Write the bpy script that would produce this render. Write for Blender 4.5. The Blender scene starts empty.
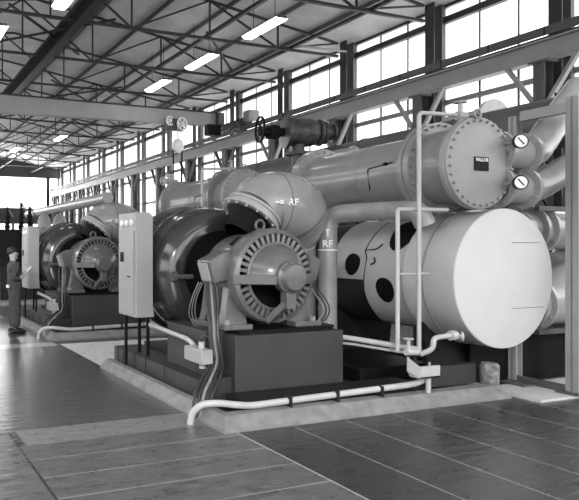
import bpy, bmesh, math, random
from mathutils import Vector as V, Matrix as M
random.seed(7)
PI=math.pi
S=bpy.context.scene; C=S.collection
S.view_settings.view_transform='Standard'; S.view_settings.look='None'; S.view_settings.gamma=1
S.view_settings.use_curve_mapping=False; S.view_settings.exposure=-0.78

# ---------------------------------------------------------------- materials
def mat(name,g,rough=.5,metal=0,noise=0.12,scale=6,bump=0,spec=.5,coat=0,detail=6):
    m=bpy.data.materials.new(name); m.use_nodes=True; n=m.node_tree.nodes; l=m.node_tree.links
    b=n['Principled BSDF']; b.inputs['Roughness'].default_value=rough; b.inputs['Metallic'].default_value=metal
    b.inputs['Specular IOR Level'].default_value=spec; b.inputs['Coat Weight'].default_value=coat
    b.inputs['Coat Roughness'].default_value=.12
    tc=n.new('ShaderNodeTexCoord'); nz=n.new('ShaderNodeTexNoise'); nz.inputs['Scale'].default_value=scale
    nz.inputs['Detail'].default_value=detail; l.new(tc.outputs['Object'],nz.inputs['Vector'])
    r=n.new('ShaderNodeValToRGB'); r.color_ramp.elements[0].position=.3; r.color_ramp.elements[1].position=.7
    a=g*(1-noise); c=g*(1+noise)
    r.color_ramp.elements[0].color=(a,a,a,1); r.color_ramp.elements[1].color=(c,c,c,1)
    l.new(nz.outputs['Fac'],r.inputs['Fac']); l.new(r.outputs['Color'],b.inputs['Base Color'])
    if bump:
        bp=n.new('ShaderNodeBump'); bp.inputs['Strength'].default_value=bump; bp.inputs['Distance'].default_value=.02
        l.new(nz.outputs['Fac'],bp.inputs['Height']); l.new(bp.outputs['Normal'],b.inputs['Normal'])
    return m
K=dict(
 roof=mat('roof_board',0.66,.8,noise=.15,scale=1.2),
 steel=mat('painted_steel_dark',0.022,.5,noise=.2,scale=3),
 steelmid=mat('painted_steel_mid',0.075,.5,noise=.15,scale=3),
 steellt=mat('painted_steel_light',0.25,.45,noise=.1,scale=3),
 crane=mat('crane_paint',0.36,.4,noise=.06,scale=2),
 shell=mat('grey_gloss_paint',0.22,.28,noise=.1,scale=2.5,coat=.5),
 shellend=mat('grey_end_paint',0.29,.45,noise=.07,scale=4),
 insul=mat('pale_insulation_jacket',0.5,.35,noise=.07,scale=3,coat=.2),
 insulend=mat('white_end_board',0.56,.6,noise=.03,scale=3),
 elbow=mat('elbow_jacket',0.31,.25,noise=.12,scale=4,coat=.4),
 pipe=mat('pale_pipe_paint',0.42,.35,noise=.06,scale=5),
 drum=mat('dark_gloss_enamel',0.035,.16,noise=.2,scale=2,coat=.8),
 black=mat('black_paint',.006,.6,noise=.3,spec=.15),
 dark=mat('dark_machinery_paint',.014,.55,noise=.3,scale=5,spec=.25),
 motor=mat('motor_paint',0.115,.3,noise=.15,scale=8,coat=.5),
 block=mat('machine_base_paint',0.036,.55,noise=.14,scale=3,bump=.05),
 base=mat('skid_paint',0.03,.5,noise=.2,scale=4,bump=.05),
 cab=mat('cabinet_enamel',0.34,.4,noise=.05,scale=3),
 white=mat('white_paint',.85,.5,noise=.02),
 kerb=mat('kerb_concrete',0.2,.8,noise=.22,scale=7,bump=.2),
 rough=mat('stained_concrete',0.16,.9,noise=.7,scale=14,bump=.5),
 slab=mat('pale_slab',0.5,.6,noise=.1,scale=5),
 cable=mat('cable_rubber',.03,.4), cablelt=mat('cable_lead',0.2,.4),
 cloth=mat('dark_overall_cloth',0.045,.85,noise=.25,scale=14,bump=.2),
 skin=mat('skin',.42,.5,noise=.05), hair=mat('dark_hair',.012,.5),
 paper=mat('white_paper',.85,.7,noise=.02), shoe=mat('black_leather',.012,.3),
 darkwall=mat('dark_wall',.05,.7,noise=.2,scale=2),  # even dark colour of the far end wall
 valve=mat('valve_cast_iron',.05,.45,noise=.6,scale=9,bump=.2),
)
def lamp_mat():
    m=bpy.data.materials.new('lamp_diffuser'); m.use_nodes=True; b=m.node_tree.nodes['Principled BSDF']
    b.inputs['Base Color'].default_value=(.8,.8,.8,1); b.inputs['Emission Color'].default_value=(1,1,1,1); b.inputs['Emission Strength'].default_value=14
    return m
K['lamp']=lamp_mat()
def glass_mat():
    m=bpy.data.materials.new('frosted_window_glass'); m.use_nodes=True; n=m.node_tree.nodes; l=m.node_tree.links; n.clear()
    o=n.new('ShaderNodeOutputMaterial'); t=n.new('ShaderNodeBsdfTransparent'); t.inputs[0].default_value=(.97,.97,.97,1)
    d=n.new('ShaderNodeBsdfTranslucent'); d.inputs[0].default_value=(.9,.9,.9,1)
    g=n.new('ShaderNodeBsdfGlossy'); g.inputs['Roughness'].default_value=.1
    a=n.new('ShaderNodeMixShader'); a.inputs[0].default_value=.35; b=n.new('ShaderNodeMixShader'); b.inputs[0].default_value=.03
    l.new(t.outputs[0],a.inputs[1]); l.new(d.outputs[0],a.inputs[2]); l.new(a.outputs[0],b.inputs[1]); l.new(g.outputs[0],b.inputs[2]); l.new(b.outputs[0],o.inputs[0])
    return m
K['glass']=glass_mat()

def floor_mat():
    m=bpy.data.materials.new('polished_concrete_floor'); m.use_nodes=True; n=m.node_tree.nodes; l=m.node_tree.links
    b=n['Principled BSDF']; tc=n.new('ShaderNodeTexCoord'); sp=n.new('ShaderNodeSeparateXYZ'); l.new(tc.outputs['Object'],sp.inputs[0])
    X,Y=sp.outputs[0],sp.outputs[1]
    def mt(op,a,c=None):
        k=n.new('ShaderNodeMath'); k.operation=op
        for i,v in enumerate((a,c)):
            if v is None: continue
            if isinstance(v,(int,float)): k.inputs[i].default_value=v
            else: l.new(v,k.inputs[i])
        return k.outputs[0]
    def between(v,a,c): return mt('MULTIPLY',mt('GREATER_THAN',v,a),mt('LESS_THAN',v,c))
    def near(v,p,w): return mt('LESS_THAN',mt('ABSOLUTE',mt('SUBTRACT',v,p)),w)
    def line(v,off,sp_,w): # repeated line
        return mt('LESS_THAN',mt('ABSOLUTE',mt('SUBTRACT',mt('FRACT',mt('ADD',mt('DIVIDE',mt('SUBTRACT',v,off),sp_),.5)),.5)),w/sp_)
    n1=n.new('ShaderNodeTexNoise'); n1.inputs['Scale'].default_value=3.0; n1.inputs['Detail'].default_value=12; n1.inputs['Roughness'].default_value=.65
    mp=n.new('ShaderNodeMapping'); mp.inputs['Scale'].default_value=(1.6,3.0,1); l.new(tc.outputs['Object'],mp.inputs[0]); l.new(mp.outputs[0],n1.inputs['Vector'])
    r1=n.new('ShaderNodeValToRGB'); r1.color_ramp.elements[0].position=.2; r1.color_ramp.elements[1].position=.85
    r1.color_ramp.elements[0].color=(.03,)*3+(1,); r1.color_ramp.elements[1].color=(.11,)*3+(1,)
    l.new(n1.outputs['Fac'],r1.inputs['Fac'])
    def mix(fac,base,col,col_is=False):
        k=n.new('ShaderNodeMixRGB'); 
        l.new(fac,k.inputs[0]) if not isinstance(fac,float) else None
        l.new(base,k.inputs[1]); k.inputs[2].default_value=(col,)*3+(1,)
        return k.outputs[0]
    c=r1.outputs[0]
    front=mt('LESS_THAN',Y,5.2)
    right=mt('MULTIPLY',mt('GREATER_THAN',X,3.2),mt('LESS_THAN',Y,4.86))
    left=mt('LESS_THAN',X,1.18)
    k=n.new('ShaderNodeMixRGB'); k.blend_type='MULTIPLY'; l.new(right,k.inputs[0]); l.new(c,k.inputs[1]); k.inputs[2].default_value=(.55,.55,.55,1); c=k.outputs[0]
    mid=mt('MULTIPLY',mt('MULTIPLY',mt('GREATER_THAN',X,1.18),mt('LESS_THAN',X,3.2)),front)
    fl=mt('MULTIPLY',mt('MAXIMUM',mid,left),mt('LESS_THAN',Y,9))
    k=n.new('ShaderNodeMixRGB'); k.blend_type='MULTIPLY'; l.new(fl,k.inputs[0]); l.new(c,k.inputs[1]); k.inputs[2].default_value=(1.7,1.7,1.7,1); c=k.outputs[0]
    # pale concrete bands and pale floor between the machines
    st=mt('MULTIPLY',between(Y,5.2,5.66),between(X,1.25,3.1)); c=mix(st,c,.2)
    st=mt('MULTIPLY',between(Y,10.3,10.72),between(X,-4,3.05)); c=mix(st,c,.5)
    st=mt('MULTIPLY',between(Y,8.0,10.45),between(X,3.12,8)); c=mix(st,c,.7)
    st=mt('MULTIPLY',between(Y,4.6,5.25),between(X,7.0,9)); 
    # joints
    j=mt('MULTIPLY',near(X,3.2,.009),mt('LESS_THAN',Y,4.9)); c=mix(j,c,.4)
    j=mt('MULTIPLY',line(X,3.2,.625,.006),right); c=mix(j,c,.32)
    j=mt('MULTIPLY',line(Y,4.83,.40,.0055),mid); c=mix(j,c,.32)
    j=mt('MULTIPLY',near(X,1.18,.012),mt('LESS_THAN',Y,30)); c=mix(j,c,.03)
    j=mt('MULTIPLY',line(Y,5.98,1.6,.012),mt('MULTIPLY',mt('LESS_THAN',X,3.0),mt('GREATER_THAN',Y,5.9))); 
    j2=mt('MULTIPLY',j,mt('MAXIMUM',left,mt('GREATER_THAN',Y,9.0))); c=mix(j2,c,.04)
    l.new(c,b.inputs['Base Color'])
    n2=n.new('ShaderNodeTexNoise'); n2.inputs['Scale'].default_value=4; n2.inputs['Detail'].default_value=7
    mp2=n.new('ShaderNodeMapping'); mp2.inputs['Scale'].default_value=(.9,3,1); l.new(tc.outputs['Object'],mp2.inputs[0]); l.new(mp2.outputs[0],n2.inputs['Vector'])
    r2=n.new('ShaderNodeMapRange'); r2.inputs['From Min'].default_value=.1; r2.inputs['From Max'].default_value=.9; r2.inputs['To Min'].default_value=.22; r2.inputs['To Max'].default_value=.36
    l.new(n1.outputs['Fac'],r2.inputs[0]); zone=mt('MULTIPLY',mt('LESS_THAN',X,3.06),mt('GREATER_THAN',Y,5.7))
    l.new(mt('SUBTRACT',r2.outputs[0],mt('MULTIPLY',zone,.08)),b.inputs['Roughness'])
    l.new(mt('MULTIPLY',zone,.9),b.inputs['Coat Weight']); b.inputs['Coat Roughness'].default_value=.28; b.inputs['Coat IOR'].default_value=1.8
    bp=n.new('ShaderNodeBump'); bp.inputs['Strength'].default_value=.5; bp.inputs['Distance'].default_value=.02; l.new(bp.outputs[0],b.inputs['Coat Normal'])
    l.new(n2.outputs['Fac'],bp.inputs['Height']); l.new(bp.outputs[0],b.inputs['Normal'])
    b.inputs['Specular IOR Level'].default_value=.5
    return m
K['floor']=floor_mat()

# ---------------------------------------------------------------- mesh builder
def frame(axis,up=(0,0,1)):
    z=V(axis).normalized(); up=V(up)
    if abs(z.dot(up.normalized()))>.98: up=V((0,1,0)) if abs(z.y)<.9 else V((1,0,0))
    x=up.cross(z).normalized(); y=z.cross(x)   # y ~ up, x = right seen when z points to the viewer
    return x,y,z
class MB:
    def __init__(s): s.b=bmesh.new()
    def faces(s,vs,fs):
        v=[s.b.verts.new(p) for p in vs]
        for f in fs:
            try: s.b.faces.new([v[i] for i in f])
            except ValueError: pass
        return s
    def box(s,x0,x1,y0,y1,z0,z1):
        return s.obox(V(((x0+x1)/2,(y0+y1)/2,(z0+z1)/2)),(abs(x1-x0),abs(y1-y0),abs(z1-z0)))
    def obox(s,c,size,ax=None):
        c=V(c); X,Y,Z=ax if ax else (V((1,0,0)),V((0,1,0)),V((0,0,1)))
        a,b_,d=[q/2 for q in size]
        vs=[c+X*i*a+Y*j*b_+Z*k*d for k in(-1,1) for j in(-1,1) for i in(-1,1)]
        return s.faces(vs,[(0,2,3,1),(4,5,7,6),(0,1,5,4),(2,6,7,3),(1,3,7,5),(0,4,6,2)])
    def bar(s,p,q,w,h=None,up=(0,0,1)):
        p,q=V(p),V(q); h=h or w; x,y,z=frame(q-p,up)
        return s.obox((p+q)/2,(w,h,(q-p).length),(x,y,z))
    def lathe(s,prof,o,axis=(0,0,1),seg=32,a0=0,a1=2*PI,up=(0,0,1)):
        x,y,z=frame(axis,up); o=V(o); full=abs(a1-a0-2*PI)<1e-6; N=seg if full else seg+1
        rings=[]
        for r,h in prof:
            if r<1e-5: rings.append([s.b.verts.new(o+z*h)]); continue
            rings.append([s.b.verts.new(o+z*h+(x*math.cos(a0+(a1-a0)*i/seg)+y*math.sin(a0+(a1-a0)*i/seg))*r) for i in range(N)])
        for A,B in zip(rings,rings[1:]):
            for i in range(seg):
                j=(i+1)%N if full else i+1
                q=[A[i%len(A)],A[j%len(A)] if len(A)>1 else None,B[j%len(B)] if len(B)>1 else None,B[i%len(B)]]
                q=[k for k in q if k is not None]; u=[]
                for k in q:
                    if k not in u: u.append(k)
                if len(u)>2:
                    try: s.b.faces.new(u)
                    except ValueError: pass
        return s
    def cyl(s,p,q,r,seg=20,r2=None):
        p,q=V(p),V(q); L=(q-p).length; r2=r if r2 is None else r2
        return s.lathe([(0,0),(r,0),(r2,L),(0,L)],p,q-p,seg)
    def tube(s,path,r,seg=12,smooth=0,cap=True):
        P=[V(p) for p in path]
        R=list(r) if isinstance(r,(list,tuple)) else [r]*len(P)
        if smooth:
            Q=[];RR=[]
            for i in range(len(P)-1):
                p0=P[max(i-1,0)];p1=P[i];p2=P[i+1];p3=P[min(i+2,len(P)-1)]
                for k in range(smooth):
                    t=k/smooth
                    Q.append(.5*((2*p1)+(p2-p0)*t+(2*p0-5*p1+4*p2-p3)*t*t+(3*p1-p0-3*p2+p3)*t**3)); RR.append(R[i]*(1-t)+R[i+1]*t)
            Q.append(P[-1]);RR.append(R[-1]);P,R=Q,RR
        rings=[];x=None
        for i,p in enumerate(P):
            t=((P[min(i+1,len(P)-1)]-p).normalized()+(p-P[max(i-1,0)]).normalized()).normalized() if 0<i<len(P)-1 else (P[1]-P[0] if i==0 else P[-1]-P[-2]).normalized()
            if x is None: x,_,_=frame(t)
            x=(x-t*x.dot(t)).normalized(); y=t.cross(x)
            sc=1.0
            if 0<i<len(P)-1:
                c=(P[i+1]-p).normalized().dot(t); 
            rings.append([s.b.verts.new(p+(x*math.cos(2*PI*k/seg)+y*math.sin(2*PI*k/seg))*R[i]) for k in range(seg)])
        for A,B in zip(rings,rings[1:]):
            for k in range(seg): s.b.faces.new([A[k],A[(k+1)%seg],B[(k+1)%seg],B[k]])
        if cap: s.b.faces.new(rings[0][::-1]); s.b.faces.new(rings[-1])
        return s
    def bend(s,pts,r,rad=.08,seg=12,n=5):   # polyline with rounded corners
        P=[V(p) for p in pts]; Q=[P[0]]
        for i in range(1,len(P)-1):
            a=(P[i-1]-P[i]);b=(P[i+1]-P[i]); d=min(rad,a.length*.49,b.length*.49); a=P[i]+a.normalized()*d;b=P[i]+b.normalized()*d
            for k in range(n+1):
                t=k/n; Q.append(a*(1-t)**2+P[i]*2*t*(1-t)+b*t*t)
        Q.append(P[-1]); return s.tube(Q,r,seg)
    def bolts(s,o,axis,R,n,r=.014,h=.03,ph=0,up=(0,0,1)):
        x,y,z=frame(axis,up); o=V(o)
        for i in range(n):
            a=ph+2*PI*i/n; p=o+(x*math.cos(a)+y*math.sin(a))*R; s.cyl(p,p+z*h,r,6)
        return s
    def prism(s,poly,o,ex,ey,ez,L):     # poly in (ex,ey), extruded L along ez
        o=V(o);ex,ey,ez=V(ex),V(ey),V(ez); n=len(poly)
        vs=[o+ex*a+ey*b for a,b in poly]+[o+ex*a+ey*b+ez*L for a,b in poly]
        return s.faces(vs,[tuple(range(n))[::-1],tuple(range(n,2*n))]+[(i,(i+1)%n,n+(i+1)%n,n+i) for i in range(n)])
    def hcol(s,x,y,z0,z1,w=.25,d=.3,t=.02):  # H column, flanges facing -X/+X
        s.box(x-d/2,x-d/2+t,y-w/2,y+w/2,z0,z1); s.box(x+d/2-t,x+d/2,y-w/2,y+w/2,z0,z1); s.box(x-d/2,x+d/2,y-t/2,y+t/2,z0,z1); return s
    def build(s,name,m,parent=None,base=None,smooth=True,bev=0):
        bmesh.ops.recalc_face_normals(s.b,faces=s.b.faces)
        me=bpy.data.meshes.new(name)
        if parent is not None: o0=worg(parent)
        elif base is not None: o0=V(base)
        else:
            xs=[v.co for v in s.b.verts]; lo=[min(c[i] for c in xs) for i in range(3)]; hi=[max(c[i] for c in xs) for i in range(3)]
            o0=V(((lo[0]+hi[0])/2,(lo[1]+hi[1])/2,lo[2]))
        for v in s.b.verts: v.co-=o0
        if smooth:
            for f in s.b.faces: f.smooth=True
        s.b.to_mesh(me); s.b.free()
        if smooth: me.set_sharp_from_angle(angle=math.radians(38))
        me.materials.append(K[m] if isinstance(m,str) else m)
        o=bpy.data.objects.new(name,me); C.objects.link(o)
        if parent is not None: o.parent=parent
        else: o.location=o0
        if bev:
            q=o.modifiers.new('bevel','BEVEL'); q.width=bev; q.segments=2; q.limit_method='ANGLE'
        return o
def worg(o):
    p=V((0,0,0))
    while o is not None: p+=o.location; o=o.parent
    return p
def tag(o,label=None,cat=None,group=None,kind=None):
    if label: o['label']=label
    if cat: o['category']=cat
    if group: o['group']=group
    if kind: o['kind']=kind
    return o
def thing(name,label,cat,loc,group=None,kind=None):
    o=bpy.data.objects.new(name,None); o.empty_display_size=.1; C.objects.link(o); o.location=loc
    return tag(o,label,cat,group,kind)
def copy_tree(o,parent=None,d=(0,0,0),label=None):
    c=o.copy(); C.objects.link(c)
    if parent is not None: c.parent=parent
    else: c.location=o.location+V(d)
    if label: c['label']=label
    for ch in list(o.children): copy_tree(ch,c)
    return c
def bolt_parts(name,m,parent,o,axis,R_,n,r=.014,h=.03,ph=0):
    x,y,z=frame(axis); o=V(o)
    first=None
    for i in range(n):
        a=ph+2*PI*i/n; p=o+(x*math.cos(a)+y*math.sin(a))*R_
        if first is None: first=MB().cyl(p,p+z*h,r,6).build(name,m,parent); p0=p
        else:
            c=first.copy(); C.objects.link(c); c.parent=parent; c.location=first.location+(p-p0)
def text_mesh(txt,size,o,ex,ey,m,name,parent,depth=.002):
    cu=bpy.data.curves.new('t','FONT'); cu.body=txt; cu.size=size; cu.align_x='CENTER'; cu.align_y='CENTER'; cu.offset=size*.02; cu.extrude=depth
    t=bpy.data.objects.new('t',cu); C.objects.link(t); bpy.context.view_layer.update()
    me=bpy.data.meshes.new_from_object(t.evaluated_get(bpy.context.evaluated_depsgraph_get())); bpy.data.objects.remove(t)
    ex,ey=V(ex).normalized(),V(ey).normalized(); ez=ex.cross(ey); o=V(o)-worg(parent)
    for v in me.vertices: v.co=o+ex*v.co.x+ey*v.co.y+ez*v.co.z
    me.name=name; me.materials.append(K[m]); ob=bpy.data.objects.new(name,me); C.objects.link(ob); ob.parent=parent
    return ob

# ---------------------------------------------------------------- setting
W=14.5; BAY=3.37; YC=[6.03+BAY*i for i in range(14)]     # column lines along the window wall
ROOF=lambda x: 8.68+.15*(14.5-x) if x>5 else 10.1-.15*(5-x)
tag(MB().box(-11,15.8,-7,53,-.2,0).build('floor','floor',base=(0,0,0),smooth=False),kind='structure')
b=MB()
b.prism([(-5,ROOF(-5)),(5,ROOF(5)),(15.7,ROOF(15.7)),(15.7,ROOF(15.7)+.1),(5,ROOF(5)+.1),(-5,ROOF(-5)+.1)],(0,-6,0),(1,0,0),(0,0,1),(0,1,0),59)
for i in range(1,40):   # sheet joints
    pass
tag(b.build('ceiling','roof',smooth=False),kind='structure')
b=MB(); b.box(15.15,15.35,-6,51,0,2.9); b.box(15.12,15.35,-6,51,6.25,6.5); b.box(15.1,15.35,-6,51,8.52,8.75)
tag(b.build('wall_right','steel',smooth=False),kind='structure')
for i in range(13):
    y0,y1=YC[i]+.12,YC[i+1]-.12
    w=thing('window_%d'%(i+1),None,None,(15.2,(y0+y1)/2,2.9),kind='structure')
    b=MB()
    for k in (1,2):
        y=y0+(y1-y0)*k/3; b.box(15.17,15.22,y-.025,y+.025,2.9,6.25); b.box(15.17,15.22,y-.018,y+.018,6.5,8.1)
        b.box(15.17,15.22,y-.018,y+.018,8.1,8.55)
    b.box(15.14,15.24,y0-.12,y0,2.9,8.6); b.box(15.14,15.24,y1,y1+.12,2.9,8.6)
    f=b.build('window_frame','steelmid',w,smooth=False)
    b=MB(); b.box(15.05,15.22,y0-.1,y1+.1,8.06,8.24); b.build('transom','steel',f,smooth=False)
    b=MB(); b.box(15.12,15.22,y0-.1,y1+.1,5.76,5.9); b.box(15.12,15.22,y0-.1,y1+.1,4.3,4.4); b.build('lower_transom','steellt',f,smooth=False)
    b=MB(); b.box(15.19,15.20,y0,y1,2.9,6.25); b.box(15.19,15.20,y0,y1,6.5,8.55); b.build('pane','glass',w,smooth=False)
# far end wall: dark lower wall, window strip, dark band, big window
b=MB(); b.box(-9,15.3,51,51.3,0,3.2); b.box(-9,15.3,51,51.3,3.75,5.1); b.box(-9,15.3,51,51.3,7.75,9.6)
for x in (-5,-1,3,7,11,13.6): b.box(x,x+.15,50.9,51.3,3.2,3.75)
tag(b.build('wall_far','darkwall',smooth=False),kind='structure')
w=thing('window_14',None,None,(3,51.1,3.2),kind='structure')
MB().box(-9,15.2,51.1,51.12,3.2,3.75).box(-9,15.2,51.1,51.12,5.1,7.75).build('pane','glass',w,smooth=False)
b=MB()
for x in (14.0,): b.box(x,x+.3,50.9,51.05,5.1,7.75)
b.build('window_frame','steel',w,smooth=False)
# left side of the hall: columns and low wall with a wide band of windows
b=MB(); b.box(-10.2,-10,-5,51,0,1.4); b.box(-10.2,-10,-5,51,5.2,8.6)
for i in range(14): b.box(-10.25,-9.95,-5+4.3*i,-4.6+4.3*i,1.4,5.2)
tag(b.build('wall_left','steelmid',smooth=False),kind='structure')

b=MB(); b.box(-10,15.3,-6.2,-6,0,1.0); b.box(-10,15.3,-6.2,-6,7.0,8.9)
for i in range(6): b.box(-10+5*i,-9.6+5*i,-6.25,-5.95,1.0,7.0)
tag(b.build('wall_back','steelmid',smooth=False),kind='structure')
# roof steelwork
ORD=['nearest','second','third','fourth','fifth','sixth','seventh','eighth','ninth','tenth','eleventh','twelfth','thirteenth','fourteenth']
def truss(i,y):
    xs=[14.5,12.1,9.6,7.0,4.55,2.1,-.6,-3.4]; zb=8.12; top=lambda x:ROOF(x)-.13
    t=thing('roof_truss','dark steel roof truss spanning the hall, %s'%((ORD[i]+' from the camera') if i else 'nearest the camera'),'truss',(5,y,zb),'roof trusses spanning the hall')
    s=.068
    MB().bar((14.5,y,zb),(-3.4,y,zb),s*1.3,s*1.1).build('bottom_chord','steel',t,smooth=False)
    MB().bar((14.5,y,top(14.5)),(5,y,top(5)),s,s).bar((5,y,top(5)),(-3.4,y,top(-3.4)),s,s).build('top_chord','steel',t,smooth=False)
    for k,x in enumerate(xs[1:]): MB().bar((x,y,zb),(x,y,top(x)),s*.7).build('vertical','steel',t,smooth=False)
    for k in range(len(xs)-1):
        a,c=xs[k],xs[k+1]
        if k%2: MB().bar((a,y,zb),(c,y,top(c)),s*.75).build('diagonal','steel',t,smooth=False)
        else: MB().bar((a,y,top(a)),(c,y,zb),s*.75).build('diagonal','steel',t,smooth=False)
for i,y in enumerate(YC[1:13]): truss(i,y)
for i,x in enumerate((13.4,11.9,10.3,8.7,7.1,3.8,2.2,.6)):
    side=('%s from the window wall'%ORD[i].replace('nearest','first'))
    tag(MB().box(x-.03,x+.03,2,51,ROOF(x)-.14,ROOF(x)-.005).build('roof_purlin','steelmid',smooth=False),'thin roof purlin running the length of the hall, '+side,'purlin','roof purlins')
# horizontal wind bracing at bottom chord level
k=0
for i in range(1,9,2):
    y0,y1=YC[i],YC[i+1]
    segs=[((9.5,y0),(6.5,y1)),((6.5,y0),(9.5,y1))] if i%4==1 else [((9.5,y0),(12.6,y1)),((3.4,y0),(6.5,y1)),((6.5,y0),(3.4,y1))]
    for (a,c) in segs:
        k+=1
        tag(MB().bar((a[0],a[1],8.31),(c[0],c[1],8.31),.06).build('bracing_bar','steel',smooth=False),'diagonal bracing bar under the roof in the %s bay from the camera'%ORD[i].replace('nearest','first'),'brace','diagonal roof bracing bars')
tag(MB().bar((12.6,YC[3]-.1,8.25),(14.4,YC[3]-.5,8.12),.05).build('bracing_bar','crane',smooth=False),'short pale knee brace running down to the third tall column','brace')
for i,x in enumerate((9.5,12.6,2.0)):
    tag(MB().box(x-.05,x+.05,2,51,8.14,8.24).build('roof_tie_beam','steel',smooth=False),'long tie bar lying on the truss bottoms, %s from the window wall'%('second','first','third')[i],'tie beam','long tie bars under the roof')
b=MB(); b.box(5.33,5.37,8,49,8.0,8.5)
t=thing('roof_girder','deep dark longitudinal girder under the roof ridge','girder',(5.25,28,8.0))
b.build('web','black',t,smooth=False); MB().box(5.22,5.48,8,49,7.97,8.0).build('bottom_flange','steel',t,smooth=False)
MB().box(5.22,5.48,8,49,8.5,8.53).build('top_flange','steelmid',t,smooth=False)

# columns
for i,y in enumerate(YC):
    n=ORD[i]
    t=thing('wall_column','tall twin-leg steel wall column between windows, %s along the window wall'%n,'column',(14.9,y,0),'tall wall columns')
    MB().box(14.72,14.75,y-.15,y+.15,0,8.9).box(14.75,14.85,y-.01,y+.01,0,8.9).build('inner_leg','steel',t,smooth=False)
    MB().box(15.0,15.12,y-.17,y+.13,0,8.9).build('outer_leg','steelmid',t,smooth=False)
    c=thing('crane_column','steel column carrying the crane beam, %s along the window wall'%n,'column',(14.5,y,0),'crane beam columns')
    b=MB().hcol(14.5,y+.12,0,6.04,.26,.3).box(14.3,14.7,y-.1,y+.34,6.0,6.05); b.build('shaft','steelmid',c,smooth=False)
    for sg in (-1,1):
        MB().bar((14.45,y+.12+sg*.1,5.0),(14.45,y+.12+sg*.82,6.1),.08,.12,up=(1,0,0)).build('knee_brace','steellt' if i<5 else 'steel',c,smooth=False)
t=thing('crane_runway','long riveted crane runway beam carried along the window wall','beam',(14.5,27,6.05))
MB().box(14.46,14.50,2,51,6.07,6.5).box(14.34,14.62,2,51,6.48,6.52).box(14.34,14.62,2,51,6.05,6.08).build('web','steellt',t,smooth=False)
MB().box(14.36,14.40,2,51,6.60,6.80).build('guard_channel','steelmid',t,smooth=False)
MB().box(14.45,14.53,2,51,6.52,6.6).build('rail','steel',t,smooth=False)
for k in range(34): y=4+k*1.35; MB().box(14.35,14.36,y-.012,y+.012,6.60,6.80).build('splice_plate','black',t,smooth=False)

# overhead travelling crane
YB=22.8
t=thing('overhead_crane','long pale overhead travelling crane girder spanning the hall','crane',(5,YB,6.8))
b=MB(); b.prism([(-4,6.72),(12.4,6.95),(13.9,7.0),(13.9,7.5),(12.4,7.54),(-4,7.47)],(0,YB-.15,0),(1,0,0),(0,0,1),(0,1,0),.3)
b.build('girder','crane',t,smooth=False)
MB().box(-4,13.9,YB-.22,YB+.22,7.5,7.55).build('top_plate','steel',t,smooth=False)
MB().box(14.3,14.7,YB-1.5,YB+1.5,6.85,7.12).build('end_carriage','steel',t,smooth=False)
MB().box(14.25,14.75,YB-1.9,YB-1.5,6.95,7.35).build('buffer_box','steellt',t,smooth=False)
MB().box(13.2,13.8,YB-.5,YB-.16,6.5,6.95).build('drive_box','black',t,smooth=False)
MB().box(13.75,14.05,YB-.4,YB-.15,7.0,7.5).build('bracket','steelmid',t,smooth=False)
for yy in (-1.2,1.2): MB().cyl((14.44,YB+yy,6.74),(14.56,YB+yy,6.74),.15,20).build('wheel','steel',t)
h=thing('chain_hoist','hand chain hoist with spoked wheel hanging from the crane girder','hoist',(12,YB-.5,4))
yh=YB-.42; hc=V((12.0,yh,6.88))
def spoked(c,ax,R,n,w=.03,rim=.03):
    b=MB(); b.lathe([(R-rim,-w),(R,-w),(R,w),(R-rim,w),(R-rim,-w)],c,ax,28); x,y,z=frame(ax)
    for i in range(n):
        a=2*PI*i/n; d=x*math.cos(a)+y*math.sin(a); b.bar(V(c),V(c)+d*(R-rim*.5),rim*.9,w*.9,up=ax)
    b.lathe([(0,-w*1.6),(rim*1.4,-w*1.6),(rim*1.4,w*1.6),(0,w*1.6)],c,ax,12); return b
spoked(hc,(.3,-1,0),.28,6,.04,.06).build('chain_wheel','white',h)
spoked(hc+V((-.55,.05,.1)),(.3,-1,0),.2,5,.04,.05).build('trolley_wheel','white',h)
MB().box(11.3,12.1,yh+.05,yh+.25,6.6,7.1).build('trolley_frame','steelmid',h,smooth=False)
MB().lathe([(0,-.12),(.2,-.12),(.3,-.04),(.3,.04),(.2,.12),(0,.12)],(11.8,yh,5.95),(.3,-1,0),28).build('hook_block','white',h)
MB().cyl((11.8,yh,6.2),(11.8,yh,6.9),.035,8).build('load_chain','pipe',h)
for dx in (-.22,.18): MB().cyl((11.8+dx,yh,3.9),(11.8+dx,yh,5.9),.035,8).build('hand_chain','black',h)

# fluorescent lights
fl=[((10.25,14.3,7.85),'over the nearest condenser, nearest the camera on the window side'),((10.15,17.6,7.85),'second from the camera in the row by the windows'),((10.1,20.8,7.85),'third from the camera, just above the crane girder'),((4.25,13.5,7.6),'at the top left corner of the view'),((3.15,16.8,7.6),'second on the left side, cut by the left edge'),
    ((9.9,33.0,7.9),'first beyond the crane girder'),((8.4,38,7.9),'far beyond the crane, second'),((7.0,43,7.9),'farthest away under the roof')]
lights=[]
for (x,y,z),pos in fl:
    t=thing('fluorescent_light','white strip light, '+pos,'ceiling light',(x,y,z),'strip lights under the roof')
    MB().box(x-.16,x+.16,y-.8,y+.8,z+.05,z+.13).build('housing','steelmid',t,smooth=False)
    MB().prism([(-.2,.06),(-.12,0),(.12,0),(.2,.06)],(x,y-.8,z),(1,0,0),(0,0,1),(0,1,0),1.6).build('diffuser','lamp',t,smooth=False)
    for yy in (-.5,.5): MB().cyl((x,y+yy,z+.1),(x,y+yy,ROOF(x)),.012,6).build('hanger','steel',t)

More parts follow.
